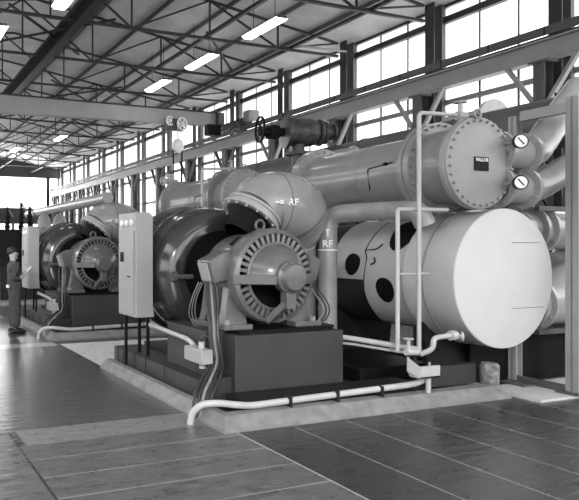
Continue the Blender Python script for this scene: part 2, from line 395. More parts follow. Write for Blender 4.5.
# ---------------------------------------------------------------- machine units
def kerb(dy,lab):
    b=MB(); pr=[(0,0),(.0,.03),(.12,.125),(.24,.125),(.24,0)]
    # front run
    y=4.88+dy
    vs=[];P=[]
    # left run X 3.06 ; front run Y 4.88: swept profile with mitred corner
    path=[(3.06,8.2+dy),(3.06,4.88+dy),(6.9,4.88+dy),(6.9,8.0+dy)]
    off=[(1,0),(1,1),(-1,1),(-1,0)]
    n=len(pr)
    for (px,py),(ox,oy) in zip(path,off):
        for d,z in pr: vs.append((px+ox*d*(.75 if ox>0 else 1),py+oy*d*1.1,z))
    fs=[]
    for k in range(3):
        for i in range(n): fs.append((k*n+i,k*n+(i+1)%n,(k+1)*n+(i+1)%n,(k+1)*n+i))
    fs+= [tuple(range(n)),tuple(range(3*n,4*n))]
    b.faces(vs,fs)
    return tag(b.build('trim_%d'%(1 if dy==0 else 2),'kerb',smooth=False),kind='structure')
kerb(0,''); kerb(5.92,'')
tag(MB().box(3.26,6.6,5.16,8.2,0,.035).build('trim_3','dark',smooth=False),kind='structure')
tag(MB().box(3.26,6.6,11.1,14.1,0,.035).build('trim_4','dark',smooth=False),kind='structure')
tag(MB().box(7.0,9.2,4.62,5.32,0,.03).build('trim_5','slab',smooth=False),kind='structure')

items=[]   # things of the first machine that the second machine repeats: (object, dy, label)
# --- machine base
t=thing('machine_base','dark grey painted base block under the nearer motor','machine base',(4.5,6.5,.03),'machine bases')
MB().box(3.74,5.24,5.74,6.22,.035,.76).build('motor_plinth','block',t,smooth=False,bev=.012)
MB().box(3.50,3.78,6.0,6.93,.035,.80).box(3.78,5.4,6.22,7.35,.035,.72).build('side_plinth','block',t,smooth=False,bev=.01)
b=MB(); b.box(3.70,5.5,6.18,7.4,.725,.76); b.build('bed_plate','dark',t,smooth=False,bev=.008)
MB().box(3.84,5.16,5.82,6.2,.762,.80).build('sole_plate','black',t,smooth=False)
b=MB(); b.box(3.30,3.73,5.8,8.25,.037,.30); 
for y in (6.6,7.15,7.5,7.9,8.1): b.box(3.29,3.31,y,y+.03,.037,.30)
b.build('skid_rail','base',t,smooth=False)
MB().box(3.76,5.4,7.42,8.2,.037,.35).build('rear_bed','dark',t,smooth=False)
MB().box(3.6,6.0,5.22,5.7,.036,.15).build('front_bed','dark',t,smooth=False)
items.append((t,5.92,'dark grey painted base block under the farther motor beyond the cabinet'))

# --- compressor
cx,cz=4.36,1.42
t=thing('compressor','big glossy dark drum-shaped compressor behind the nearer motor','compressor',(cx,7.5,.35),'centrifugal compressors')
pf=[(.0,-.9),(.7,-.9),(.84,-.84),(.885,-.72),(.89,-.3),(.90,-.28),(.90,-.2),(.885,-.18),(.88,.02),(.865,.12),(.83,.21),(.77,.275),(.70,.31),(.62,.325),(.55,.32)]
MB().lathe(pf,(cx,7.35,cz),(0,-1,0),64).build('casing','drum',t)
MB().lathe([(.555,.32),(.54,.29),(.45,.27),(.3,.28),(.24,.32),(0,.32)],(cx,7.35,cz),(0,-1,0),48).build('end_cover','black',t)
MB().lathe([(0,.3),(.16,.3),(.16,.62),(0,.62)],(cx,7.35,cz),(0,-1,0),24).build('shaft_housing','dark',t)
MB().lathe([(.88,-.75),(.93,-.74),(.93,-.68),(.88,-.67)],(cx,7.35,cz),(0,-1,0),64).build('rear_band','drum',t)
for sx in (-.55,.35): MB().prism([(0,.765),(.3,.765),(.24,1.0),(.06,1.0)],(cx+sx,6.98,0),(1,0,0),(0,0,1),(0,1,0),.4).build('support_foot','dark',t,smooth=False)
# gauge tap and small gear on its left side in front
MB().cyl((3.66,7.0,1.36),(3.9,7.0,1.36),.035,10).cyl((3.60,7.0,1.36),(3.66,7.0,1.36),.07,12).bolts((3.6,7.0,1.36),(-1,0,0),.05,6,.01,.015).build('drain_stub','motor',t)
items.append((t,5.92,'big glossy dark drum-shaped compressor behind the farther motor'))

# --- motor
mx,my,mz=4.38,5.92,1.41
def make_motor():
    t=thing('electric_motor','large round grey electric motor with slotted end and domed cover, nearer one','motor',(mx,6.2,.80),'electric motors')
    A=(0,-1,0); O=(mx,my,mz)
    MB().lathe([(.0,-.85),(.4,-.85),(.47,-.8),(.5,-.7),(.5,-.28),(.53,-.26),(.55,-.2),(.55,-.17)],O,A,56).build('stator_shell','motor',t)
    MB().lathe([(.47,-.18),(.55,-.18),(.56,-.12),(.56,-.02),(.545,.02),(.50,.045),(.49,.02),(.49,-.18)],O,A,64).build('end_ring','motor',t)
    MB().lathe([(.0,-.13),(.49,-.13),(.49,-.12),(0,-.12)],O,A,40).build('inner_dark_disc','black',t)  # black disc stands in for the shaded inside behind the slots
    x,y,z=frame(A); Ov=V(O)
    b=MB()
    for i in range(38):
        a=2*PI*i/38; d=x*math.cos(a)+y*math.sin(a); tt=z.cross(d)
        b.obox(Ov+d*.445+z*.015,(.10,.040,.05),(d,tt,z))
    b.lathe([(.37,-.02),(.40,-.02),(.40,.05),(.37,.06),(.37,-.02)],O,A,56)
    b.build('slotted_grille','motor',t)
    # domed cover upper half + lower-right sector
    dome=[(.385,.03),(.36,.10),(.31,.18),(.25,.24),(.17,.28)]
    MB().lathe(dome,O,A,40,a0=-.1,a1=PI+.1).build('domed_cover','motor',t)
    MB().lathe([(r,h-.01) for r,h in dome],O,A,16,a0=-.40*PI,a1=-.10*PI).build('lower_guard','motor',t)
    MB().lathe([(0,.18),(.15,.2),(.18,.22),(.185,.33),(.16,.35),(.155,.39),(.14,.405),(0,.41)],O,A,36).build('bearing_cap','motor',t)
    bolt_parts('cap_screw','motor',t,Ov+z*.34,A,.165,8,.012,.02,.2)
    for sg in (-1,1):
        MB().prism([(0,-.09),(.40,-.07),(.40,.05),(0,.06)],(mx+sg*.15,my-.0,mz-.0),(sg,0,0),(0,0,1),(0,-1,0),.0).b.free()
        b=MB(); p0=Ov+V((sg*.54,.02,-.03)); p1=Ov+V((sg*.15,-.27,-.03)); b.bar(p0,p1,.12,.11) ; b.build('cross_arm','motor',t,bev=.01)
    MB().box(mx-.06,mx+.06,my-.33,my-.2,mz-.36,mz-.14).bar((mx,my-.25,mz-.3),(mx-.08,my-.02,mz-.52),.12,.08).build('lower_arm','motor',t,bev=.01)
    for sg in (-1,1):   # pedestal feet
        b=MB(); b.prism([(.28,.84),(.62,.84),(.58,1.0),(.52,1.42),(.40,1.42)],(mx,my+.12,0),(sg,0,0),(0,0,1),(0,1,0),.12)
        b.prism([(.28,.84),(.62,.84),(.58,1.0),(.52,1.42),(.40,1.42)],(mx,my+.55,0),(sg,0,0),(0,0,1),(0,1,0),.12)
        b.box(mx+sg*.3,mx+sg*.68,my-.02,my+.75,.80,.86)
        f=b.build('foot','motor',t,smooth=False,bev=.008)
        
        for ya in (.05,.2): MB().cyl((mx+sg*.6,my+ya,.86),(mx+sg*.6,my+ya,.91),.035,6).build('anchor_bolt','steellt',f)
    MB().tube([(mx-.05+.06*math.cos(a),my+.2,mz+.60+.06*math.sin(a)) for a in [i*PI/8 for i in range(17)]],.016,8).cyl((mx-.05,my+.2,mz+.5),(mx-.05,my+.2,mz+.56),.03).build('lifting_eye','motor',t)
    MB().obox((mx-.30,my+.33,mz+.41),(.14,.12,.02),(V((.8,0,.6)),V((0,1,0)),V((-.6,0,.8)))).build('air_opening_patch','black',t)  # black plate painted as the dark of an opening, no hole cut
    # terminal boxes
    for sg,nm in ((-1,'terminal_box'),(1,'terminal_box')):
        b=MB(); b.prism([(.50,-.10),(.72,-.14),(.80,.12),(.60,.22),(.48,.22)],(mx,my+.12,mz+.06),(sg,0,0),(0,0,1),(0,1,0),.28)
        q=b.build(nm,'motor',t,smooth=False,bev=.015)
        MB().obox((mx+sg*.775,my+.26,mz+.05),(.02,.2,.22),(V((sg*.96,0,-.29)),V((0,1,0)),V((.29*sg,0,.96)))).build('cover_plate','cab' if sg<0 else 'motor',q,smooth=False,bev=.004)
        MB().bar((mx+sg*.42,my+.26,mz-.03),(mx+sg*.68,my+.26,mz-.05),.1,.16).build('box_bracket','motor',q,smooth=False)
    return t
t=make_motor(); items.append((t,5.92,'large round grey electric motor with slotted end, farther one beyond the cabinet'))
# cables of the motor
def cable(pts,r,m,label,grp):
    return tag(MB().tube(pts,r,8,smooth=5).build('cable',m,smooth=True),label,'cable',grp)
cl=[]
for i in range(5):
    dx=.035*i
    o=cable([(3.60+dx,6.15,1.34),(3.57+dx*1.1,6.08,1.12),(3.56+dx*.8,6.0,.9),(3.54+dx*.8,5.95,.70),(3.48+dx,5.82,.48),(3.22+dx*1.6,5.58,.36),(3.05+dx*1.5,5.42,.24),(2.99+dx*1.3,5.36,.03)],.013 if i%2 else .017,'cable' if i!=2 else 'cablelt','%s power cable looping from nearer motor terminal box down to the kerb corner'%('pale lead-covered' if i==2 else 'black rubber'),'cables of the nearer motor' if i!=2 else None)
    cl.append(o)
for i in range(3):
    cable([(4.95+.04*i,6.15,1.35),(5.1+.05*i,6.1,1.2),(5.16+.05*i,6.0,1.0),(5.05+.05*i,5.95,.86),(4.95+.03*i,6.0,.82)],.009,'cable' if i else 'cablelt','%s cable loop at right side of nearer motor'%('pale' if not i else 'black'),'black cable loops right of nearer motor' if i else None)
for i in range(3):
    cable([(3.60-.03*i,6.2,1.34),(3.54-.03*i,6.25,1.15),(3.56-.04*i,6.32,.95),(3.66-.03*i,6.36,.78)],.006,'cablelt','pale thin wire hanging behind nearer motor terminal box','thin wires by the nearer terminal box')
for o in (cl[0],cl[2],cl[4]):
    items.append((o,5.92,'cable looping from farther motor terminal box to the floor, %s'%('pale one' if o is cl[2] else 'dark one')))

# --- suction elbow with RF marks
t=thing('suction_elbow','big rounded segmented pipe elbow marked RF behind the nearer motor','pipe elbow',(5.2,6.8,.15),'suction elbows over the compressors')
pth=[(4.66,6.75,2.19),(4.80,6.78,2.29),(4.98,6.78,2.32),(5.20,6.79,2.29),(5.40,6.82,2.19),(5.48,6.88,2.06),(5.53,7.0,1.85)]
MB().tube(pth,[.36,.41,.44,.46,.44,.36,.28],40,smooth=3).build('bend','elbow',t)
b=MB()
P=[V(p) for p in pth]
d0=V((.6,0,.8)).normalized()
MB().lathe([(.33,-.08),(.405,-.08),(.405,-.04),(.365,-.04),(.365,.01),(.385,.02),(.385,.05),(.36,.06)],P[0],d0,48).build('flange','pipe',t)
bolt_parts('flange_bolt','pipe',t,P[0]-d0*.08,-d0,.38,16,.015,.03)
MB().lathe([(.22,-.34),(.24,-.2),(.30,-.09),(0,-.09)],P[0],d0,40).build('inlet_neck','black',t)  # neck coloured black as the shade of the gap under the flange
MB().tube([(5.53,7.0,1.85),(5.68,7.15,1.5),(5.80,7.25,1.1),(5.80,7.25,.05)],[.28,.27,.26,.26],32).build('down_leg','elbow',t)
d1=(P[6]-P[5]).normalized()
MB().lathe([(.28,-.02),(.295,-.02),(.295,.02),(.28,.02)],P[6],d1,40).build('seam_ring','pipe',t)
for k,rr in ((2,.441),(4,.441)):
    MB().lathe([(rr-.01,-.005),(rr+.002,-.005),(rr+.002,.005),(rr-.01,.005)],P[k],(P[k+1]-P[k-1]),48).build('seam','steelmid',t)
vd=V((-.63,-.74,.05)).normalized(); ex=V((0,0,1)).cross(vd).normalized()
# outward point on the bend facing the camera
cc=V((5.30,6.80,2.25)); nrm=V((-.52,-.84,.17)).normalized(); ex=V((0,0,1)).cross(nrm).normalized(); ey=nrm.cross(ex)
bpy.context.view_layer.update()
bend=[c for c in t.children if c.name.startswith('bend')][0]; W0=worg(t)
def onto(p):
    ok,hit,no,_=bend.ray_cast(p+nrm*2-W0,-nrm); return (hit+W0) if ok else p
ca_=onto(cc-ex*.02-ey*.03); text_mesh('RF',.12,ca_+nrm*.012,ex,ey,'white','lettering',t,.012)
b=MB(); q=onto(cc-ex*.20-ey*.04)+nrm*.006; b.obox(q,(.10,.022,.03),(ex,ey,nrm)).obox(q+ex*.03,(.05,.05,.03),(ex,ey,nrm)); b.build('arrow_mark','white',t,smooth=False)
items.append((t,5.92,'rounded pipe elbow behind the grey control cabinet, over the farther compressor'))

# --- RF vertical pipe and horizontal branch
t=thing('refrigerant_pipe','pale bent pipe with white arrow and RF letters beside the nearer motor','pipe',(6.0,6.6,1.2),'RF bent pipes')
MB().bend([(5.88,6.74,.04),(5.88,6.74,2.20),(6.15,6.3,2.22),(6.15,5.62,2.2)],.125,.2,24,6).build('bend','elbow',t)
MB().bend([(6.15,5.62,2.2),(6.15,5.48,2.19),(6.22,5.46,2.02)],.12,.12,20).build('offset_branch','elbow',t)
MB().lathe([(.125,0),(.135,0),(.135,.02),(.125,.02)],(5.88,6.74,2.02),(0,0,1),24).lathe([(.125,0),(.135,0),(.135,.02),(.125,.02)],(6.15,6.05,2.21),(0,1,0),24).build('joint_band','elbow',t)
MB().lathe([(.126,0),(.131,0),(.131,.018),(.126,.018)],(5.88,6.74,1.70),(0,0,1),24).build('white_band','white',t)
nrm=V((-.66,-.75,0)); ex=V((0,0,1)).cross(nrm).normalized()
text_mesh('RF',.13,V((5.88,6.74,1.79))+nrm*.129,ex,(0,0,1),'white','lettering',t,.003)
q=V((5.88,6.74,1.95))+nrm*.127
MB().prism([(-.012,-.06),(.012,-.06),(.012,.02),(.035,.02),(0,.065),(-.035,.02),(-.012,.02)],q,ex,(0,0,1),nrm,.006).build('arrow_mark','white',t,smooth=False)
items.append((t,5.92,'bent vertical pipe beside the farther motor, behind the cabinet'))

# --- upper condenser
ux,uz=6.55,2.72
def condenser():
    t=thing('condenser','grey cylindrical condenser with large bolted end plate, nearer one','condenser',(ux,6.3,uz-.55),'upper condensers')
    A=(0,-1,0)
    MB().lathe([(.40,-2.62),(.435,-2.6),(.435,-.62)],(ux,5.0,uz),A,56).build('shell','shell',t)
    MB().lathe([(.435,-.66),(.565,-.66),(.565,-.60),(.55,-.595),(.55,-.575),(.565,-.57),(.565,-.50),(.45,-.50),(.445,-.10),(.45,-.09)],(ux,5.0,uz),A,56).build('water_box','shell',t)
    bolt_parts('flange_bolt','shell',t,(ux,5.50,uz),A,.525,30,.016,.035)
    MB().lathe([(.44,-.10),(.53,-.10),(.535,-.05),(.535,-.045),(.53,-.04),(.53,-.005),(.52,0),(0,0)],(ux,5.0,uz),A,64).build('end_plate','shellend',t)
    bolt_parts('end_bolt','shellend',t,(ux,5.0,uz),A,.49,30,.017,.035,.1)
    MB().lathe([(.0,-2.95),(.2,-2.93),(.36,-2.83),(.42,-2.74),(.55,-2.72),(.55,-2.66),(.55,-2.58),(.43,-2.56)],(ux,5.0,uz),A,48).build('rear_head','shell',t)
    bolt_parts('rear_bolt','shellend',t,(ux,7.58,uz),A,.50,24,.015,.035)
    MB().tube([(ux-.07+.05*math.cos(a),4.98,uz+.56+.05*math.sin(a)) for a in [i*PI/8 for i in range(17)]],.014,8).build('lifting_eye','shell',t)
    MB().lathe([(.43,0),(.44,0),(.44,.03),(.43,.03)],(ux,6.5,uz),A,48).build('weld_band','shell',t)
    n=MB().box(ux-.10,ux+.12,4.985,4.999,uz-.09,uz+.07).build('nameplate','black',t,smooth=False)
    return t
t=condenser()
MB().bend([(ux-.40,6.25,uz-.22),(ux-.445,6.25,uz+.06),(ux-.435,5.85,uz+.10)],.007,.03,6).cyl((ux-.44,5.98,uz+.09),(ux-.44,5.94,uz+.09),.02,8).build('sensor_line','black',t)
np_=[c for c in t.children if c.name.startswith('nameplate')][0]
text_mesh('VALLOR',.055,(ux+.01,4.984,uz+.035),(1,0,0),(0,0,1),'white','lettering',np_,.001)
cond2=copy_tree(t,None,(.12,4.85,.0),'grey cylindrical condenser with bolted end plate above the nearer compressor')
# saddle under upper condenser
# --- lower vessel (evaporator) with pale jacket
lx,lz=6.95,1.38
t=thing('evaporator','huge pale jacketed horizontal tank with flat white end, under the condenser','tank',(lx,6.4,.3))
A=(0,-1,0); R=.82
MB().lathe([(.70,-.72),(R-.01,-.72),(R-.01,-.42),(R,-.41),(R+.004,-.40),(R+.004,-.0),(R,.0)],(lx,5.0,lz),A,96).build('front_jacket','insul',t)
MB().lathe([(R,-.004),(R,.006),(R-.01,.012),(0,.012)],(lx,5.0,lz),A,96).build('end_board','insulend',t)
MB().box(lx+.1,lx+.6,4.984,4.989,lz+.42,lz+.426).build('board_joint','steelmid',t,smooth=False); MB().box(lx+.1,lx+.66,4.984,4.989,lz-.36,lz-.354).build('board_joint','steelmid',t,smooth=False)
MB().lathe([(R+.0,-.43),(R+.010,-.43),(R+.010,-.405),(R+.0,-.405)],(lx,5.0,lz),A,96).build('jacket_band','steellt',t)
R2=.76
# rear jacket: open pale cover over the upper part, dark shell below
MB().lathe([(R2-.03,-1.42),(R2,-1.42),(R2,-.70),(R2-.03,-.70)],(lx,5.0,lz),A,80,a0=-.32*PI,a1=1.32*PI).build('middle_jacket','insul',t)
MB().lathe([(R2-.03,-2.02),(R2-.003,-2.02),(R2-.003,-1.425),(R2-.03,-1.425)],(lx,5.0,lz),A,80,a0=-.03*PI,a1=1.03*PI).build('rear_jacket','insul',t)
MB().lathe([(0,-2.9),(.5,-2.85),(R2-.05,-2.7),(R2-.04,-.6),(0,-.6)],(lx,5.0,lz),A,64).build('shell','base',t)
def patch(a,yc,ra,ry,name,m,irr=0,h=.012):  # black oval patch on the jacket, painted as a dark opening
    b=MB(); N=22; top=[];bot=[]
    for i in range(N):
        th=2*PI*i/N; k=1+irr*math.sin(3*th+1)
        aa=a+ra*math.cos(th)*k; yy=yc+ry*math.sin(th)*k
        for rr,L in ((R2+h,top),(R2-.02,bot)): L.append(b.b.verts.new((lx+rr*math.cos(aa),yy,lz+rr*math.sin(aa))))
    c=b.b.verts.new((lx+(R2+h)*math.cos(a),yc,lz+(R2+h)*math.sin(a))); rings=[]
    for f in (.33,.66):
        ring=[]
        for i in range(N):
            th=2*PI*i/N; k=f*(1+irr*math.sin(3*th+1)); aa=a+ra*math.cos(th)*k; yy=yc+ry*math.sin(th)*k
            ring.append(b.b.verts.new((lx+(R2+h)*math.cos(aa),yy,lz+(R2+h)*math.sin(aa))))
        rings.append(ring)
    rings.append(top)
    for i in range(N):
        j=(i+1)%N; b.b.faces.new([c,rings[0][i],rings[0][j]]); b.b.faces.new([top[i],bot[i],bot[j],top[j]])
        for q in (0,1): b.b.faces.new([rings[q][i],rings[q+1][i],rings[q+1][j],rings[q][j]])
    return b.build(name,m,t)
patch(PI-.18,6.62,.20,.13,'cut_out_patch','black',.04)
patch(PI+.25,6.06,.22,.14,'cut_out_patch','black',.04)
patch(PI-.84,5.92,.38,.22,'cut_out_patch','black',.08)
b=MB(); 
pts=[(R2+.004,PI-1.2,6.45),(R2+.004,PI-.8,6.42),(R2+.004,PI-.45,6.44),(R2+.004,PI-.3,6.38),(R2+.004,PI+.1,6.40),(R2+.004,PI+.5,6.45),(R2+.004,PI+.9,6.45)]
def pol(r,a,y): return (lx+r*math.cos(a),y,lz+r*math.sin(a))
b.tube([pol(*p) for p in pts],.007,6,smooth=4); b.tube([pol(R2+.004,PI-.45,6.44),pol(R2+.01,PI-.46,6.26),pol(R2+.01,PI-.56,6.18)],.008,6,smooth=3)
b.tube([pol(R2+.01,PI-.30,6.24),pol(R2+.01,PI-.22,6.22),pol(R2+.01,PI-.18,6.28)],.012,6,smooth=3); b.build('seam','dark',t)
for yy in (5.6,7.2):
    MB().prism([(-.5,.04),(.5,.04),(.6,.95),(-.6,.95)],(lx,yy,0),(1,0,0),(0,0,1),(0,1,0),.06).build('saddle','dark',t,smooth=False)
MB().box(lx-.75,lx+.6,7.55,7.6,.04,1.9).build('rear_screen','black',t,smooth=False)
# front beam under tank and stained pier
tag(MB().box(5.95,6.74,5.2,5.3,.125,.36).build('steel_beam','base',smooth=False),'low dark steel beam lying on the kerb under the tank','beam')
tag(MB().lathe([(0,0),(.10,0),(.105,.22),(.085,.25),(0,.25)],(6.86,5.12,.12),(0,0,1),20).build('concrete_pier','rough'),'small round stained concrete pier at the kerb end','pier')
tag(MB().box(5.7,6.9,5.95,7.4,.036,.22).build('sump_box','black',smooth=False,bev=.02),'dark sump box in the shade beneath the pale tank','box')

# --- front thin pipework frame
t=thing('drain_pipe','thin pale water pipe standing in front of the tank, rising over the condenser','pipe',(5.7,5.1,.5),'thin pale pipe frames')
r=.024
FX=5.70
MB().bend([(FX,5.08,.58),(FX,5.08,3.25),(6.32,5.1,3.28),(6.5,5.14,3.2)],r,.06,12).build('tall_leg','pipe',t)
MB().bend([(5.45,5.14,.6),(5.45,5.14,2.17),(6.2,5.14,2.18)],r,.03,12).build('short_leg','pipe',t)
MB().cyl((5.45,5.12,1.45),(5.88,5.1,1.45),.012,8).build('tie_rod','pipe',t)
v=MB(); v.cyl((6.36,5.1,3.20),(6.36,5.1,3.42),.03,10).cyl((6.30,5.1,3.27),(6.44,5.1,3.27),.05,12).lathe([(0,0),(.07,0),(.07,.015),(0,.015)],(6.36,5.1,3.42),(0,0,1),16).build('stop_valve','elbow',t)
MB().box(5.68,5.72,5.13,5.17,.04,.56).build('stand','dark',t,smooth=False)
v=MB(); v.lathe([(0,0),(.055,0),(.055,.012),(0,.012)],(5.48,5.02,.74),(0,0,1),14).cyl((5.48,5.02,.60),(5.48,5.02,.74),.018,8).cyl((5.44,5.02,.60),(5.60,5.02,.59),.036,12).build('drain_valve','pipe',t)
MB().bend([(5.72,5.08,.55),(5.80,4.98,.62),(5.80,4.98,.74),(6.1,4.98,.76)],.03,.06,10).build('return_elbow','pipe',t)
MB().cyl((6.05,4.98,.755),(6.13,4.98,.755),.055,12).cyl((6.14,4.9,.755),(6.14,5.06,.755),.02,8).lathe([(.04,0),(.055,0),(.055,.02),(.04,.02),(.04,0)],(6.2,4.97,.74),(1,-.6,0),14).build('return_valve','pipe',t)
frame2=copy_tree(t,None,(.1,4.95,-.02),'thin pale water pipe standing above the nearer compressor, against the second condenser')
tag(MB().bend([(4.62,6.9,.66),(5.32,5.75,.66),(5.66,5.06,.61)],.032,.05,12).bend([(4.72,6.9,.58),(5.4,5.75,.58),(5.66,5.12,.55)],.018,.05,10).build('water_pipe','pipe'),'pair of pale pipes running low from behind the base block to the drain valve','pipe')
b=MB(); 
tr=thing('drip_tray','small pale open sheet metal tray hanging under the drain valve','tray',(5.72,5.08,.31))
b.prism([(0,.40),(0,.54),(.01,.54),(.015,.41),(.31,.41),(.32,.46),(.33,.46),(.33,.32),(.04,.32)],(5.50,5.06,0),(1,0,0),(0,0,1),(0,-1,0),.02)
b.box(5.54,5.83,4.92,4.935,.32,.45).box(5.54,5.83,4.92,5.06,.32,.335); b.faces([(5.50,5.06,.54),(5.50,5.06,.38),(5.54,4.92,.32),(5.54,4.92,.45)],[(0,1,2,3)])
b.build('pan','pipe',tr,smooth=False)
MB().cyl((5.77,5.02,.13),(5.77,5.02,.31),.028,12).build('outlet','pipe',tr)
t=thing('kerb_pipe','thick pale pipe running along the kerb in front of the nearer base','pipe',(4.5,5.1,.15),'pale pipes along the kerbs')
MB().bend([(2.92,5.28,.0),(2.93,5.26,.12),(3.0,5.2,.21),(3.16,5.12,.225),(3.3,5.10,.20),(3.5,5.10,.172),(5.62,5.10,.215),(5.78,5.09,.25),(5.78,5.08,.36)],.034,.08,14).build('run','pipe',t)
for x in (3.95,4.55,5.15): MB().box(x-.015,x+.015,5.05,5.15,.13,.24).cyl((x,5.05,.12),(x,5.05,.17),.012,6).build('clip','dark',t,smooth=False)
items.append((t,5.92,'pale pipe running along the kerb in front of the farther base'))
# --- electrical conduit and junction box at side of base
t=thing('junction_box','pale square junction box on side of nearer base with conduit','junction box',(3.6,6.4,.42),'junction boxes')
MB().box(3.52,3.66,6.10,6.50,.40,.56).build('box','cab',t,smooth=False,bev=.01)
MB().box(3.51,3.52,6.12,6.48,.41,.55).build('lid','cab',t,smooth=False)
MB().bend([(3.62,7.72,.66),(3.62,6.62,.61)],.030,.05,12).cyl((3.62,7.62,.655),(3.62,7.55,.652),.04).build('conduit','pipe',t)
MB().bend([(3.6,6.58,.61),(3.6,6.5,.6),(3.6,6.42,.56)],.03,.03,10).build('conduit_bend','pipe',t)
for q in (((3.6,6.25,.56),(3.6,6.25,.63),.035),((3.6,6.22,.34),(3.6,6.22,.40),.04)): MB().cyl(*q).build('cable_gland','pipe',t)
MB().tube([(3.6,6.3,.63),(3.62,6.2,.70),(3.64,6.1,.66),(3.62,6.0,.5)],.013,8,smooth=4).build('wire','cable',t)
t.location+=V((-.18,-.32,.06))
items.append((t,5.92,'pale square junction box on side of farther base'))
# --- control cabinet
t=thing('control_cabinet','tall pale grey control cabinet on thin black legs, nearer one','control cabinet',(3.32,7.5,.14),'control cabinets')
b=MB(); b.prism([(0,.82),(.27,.82),(.25,1.0),(.25,2.16),(.2,2.21),(0,2.21)],(3.2,7.24,0),(1,0,0),(0,0,1),(0,1,0),.6); b.build('body','cab',t,smooth=False,bev=.012)
d=MB().box(3.185,3.2,7.29,7.80,.86,1.97).build('door','cab',t,smooth=False,bev=.004)
MB().box(3.175,3.186,7.62,7.72,1.55,1.68).build('label_plate','black',d,smooth=False)
MB().box(3.165,3.186,7.40,7.47,1.35,1.365).build('handle','steel',d,smooth=False)
for k,y in enumerate((7.36,7.52,7.68)):
    MB().lathe([(0,0),(.05,0),(.05,.02),(.035,.03),(0,.03)],(3.2,y,2.07),(-1,0,0),18).build('gauge','white',t)
for (x,y) in ((3.22,7.62),(3.40,7.30),(3.42,7.62)):
    MB().box(x-.018,x+.018,y-.018,y+.018,.14,.82).build('leg','black',t,smooth=False)
items.append((t,5.92,'tall pale grey control cabinet beside the standing man, farther one'))
for o,dy,lab in items: copy_tree(o,None,(0,dy,0),lab)

# --- big pipe main and valve behind the machines
t=thing('pipe_main','long thick grey pipe main running behind the condensers','pipe',(9,9.5,3.1))
MB().cyl((9.0,5.35,3.50),(9.0,14.5,3.50),.36,40).build('run','steelmid',t)
for y in (7.2,9.2,10.9,12.4): MB().lathe([(.36,0),(.375,0),(.375,.03),(.36,.03)],(9,y,3.5),(0,1,0),40).build('joint_band','steelmid',t)
MB().lathe([(0,0),(.38,0),(.38,.05),(0,.05)],(9.45,7.0,3.78),(0,-1,0),36).cyl((9.45,7,3.78),(9.45,7.8,3.78),.26).build('blank_flange','elbow',t)
MB().box(8.95,9.05,8,8.1,0,3.2).box(8.95,9.05,12,12.1,0,3.2).build('stand','dark',t,smooth=False)
ax=V((.96,-.27,0)).normalized(); vc=V((8.35,10.45,4.16))
t=thing('gate_valve','large dark valve with spoked handwheel standing above the pipe main','valve',(8.5,10.3,3.75))
MB().lathe([(0,-.42),(.24,-.42),(.34,-.40),(.34,-.33),(.28,-.32),(.30,.1),(.26,.26),(.22,.30),(.28,.32),(.28,.38),(0,.38)],vc+ax*.1,ax,36).build('body','valve',t)
MB().lathe([(.14,-.1),(.16,0),(.24,.02),(.24,.09),(.15,.1),(.15,.22),(.2,.23),(.2,.28),(0,.28)],vc+ax*.5,ax,28).build('outlet','valve',t)
MB().cyl(vc-ax*.85,vc-ax*.3,.09,16).obox(vc-ax*.55,(.2,.2,.26)).build('gearbox','black',t)
spoked(vc-ax*.83+V((0,0,.05)),ax,.28,6,.02,.035).build('handwheel','black',t)
MB().cyl(vc+V((0,0,-.75)),vc+V((0,0,-.25)),.13,20).lathe([(.13,0),(.26,0),(.26,.06),(.13,.06)],vc+V((0,0,-.48)),(0,0,1),24).build('neck','valve',t)
t=thing('crossover_pipe','short thick bent pipe with flange rising behind the nearer condenser','pipe',(7.6,8.2,2.6))
MB().tube([(6.62,8.3,2.6),(6.75,8.3,2.85),(7.0,8.25,3.08),(7.4,8.2,3.27),(7.75,8.2,3.30)],[.2,.19,.17,.14,.13],28,smooth=4).build('bend','shell',t)
MB().lathe([(.12,0),(.18,0),(.18,.05),(.12,.05)],(7.66,8.2,3.30),(1,0,0),28).bolts((7.66,8.2,3.30),(-1,0,0),.155,10,.012,.02).build('flange','elbow',t)
MB().bend([(7.72,8.2,3.32),(8.1,8.1,3.42),(8.5,7.6,3.45)],.045,.1).build('bleed_line','dark',t)
t2=copy_tree(t,None,(.15,5.0,0),'short thick bent pipe with flange behind the farther condenser')
# conduit/pipe at far right of picture 2: flanged valve left end of condenser 2
t=thing('relief_valve','small pale valve cluster at the back end of second condenser','valve',(6.4,12.7,2.9))
MB().cyl((6.45,12.65,3.0),(6.45,12.65,3.4),.05).cyl((6.3,12.65,3.28),(6.65,12.65,3.28),.06).lathe([(0,0),(.1,0),(.1,.04),(0,.04)],(6.45,12.65,3.4),(0,0,1),16).build('body','pipe',t)
spoked((6.27,12.6,3.28),(-1,-.4,0),.1,4,.01,.02).build('handwheel','pipe',t)
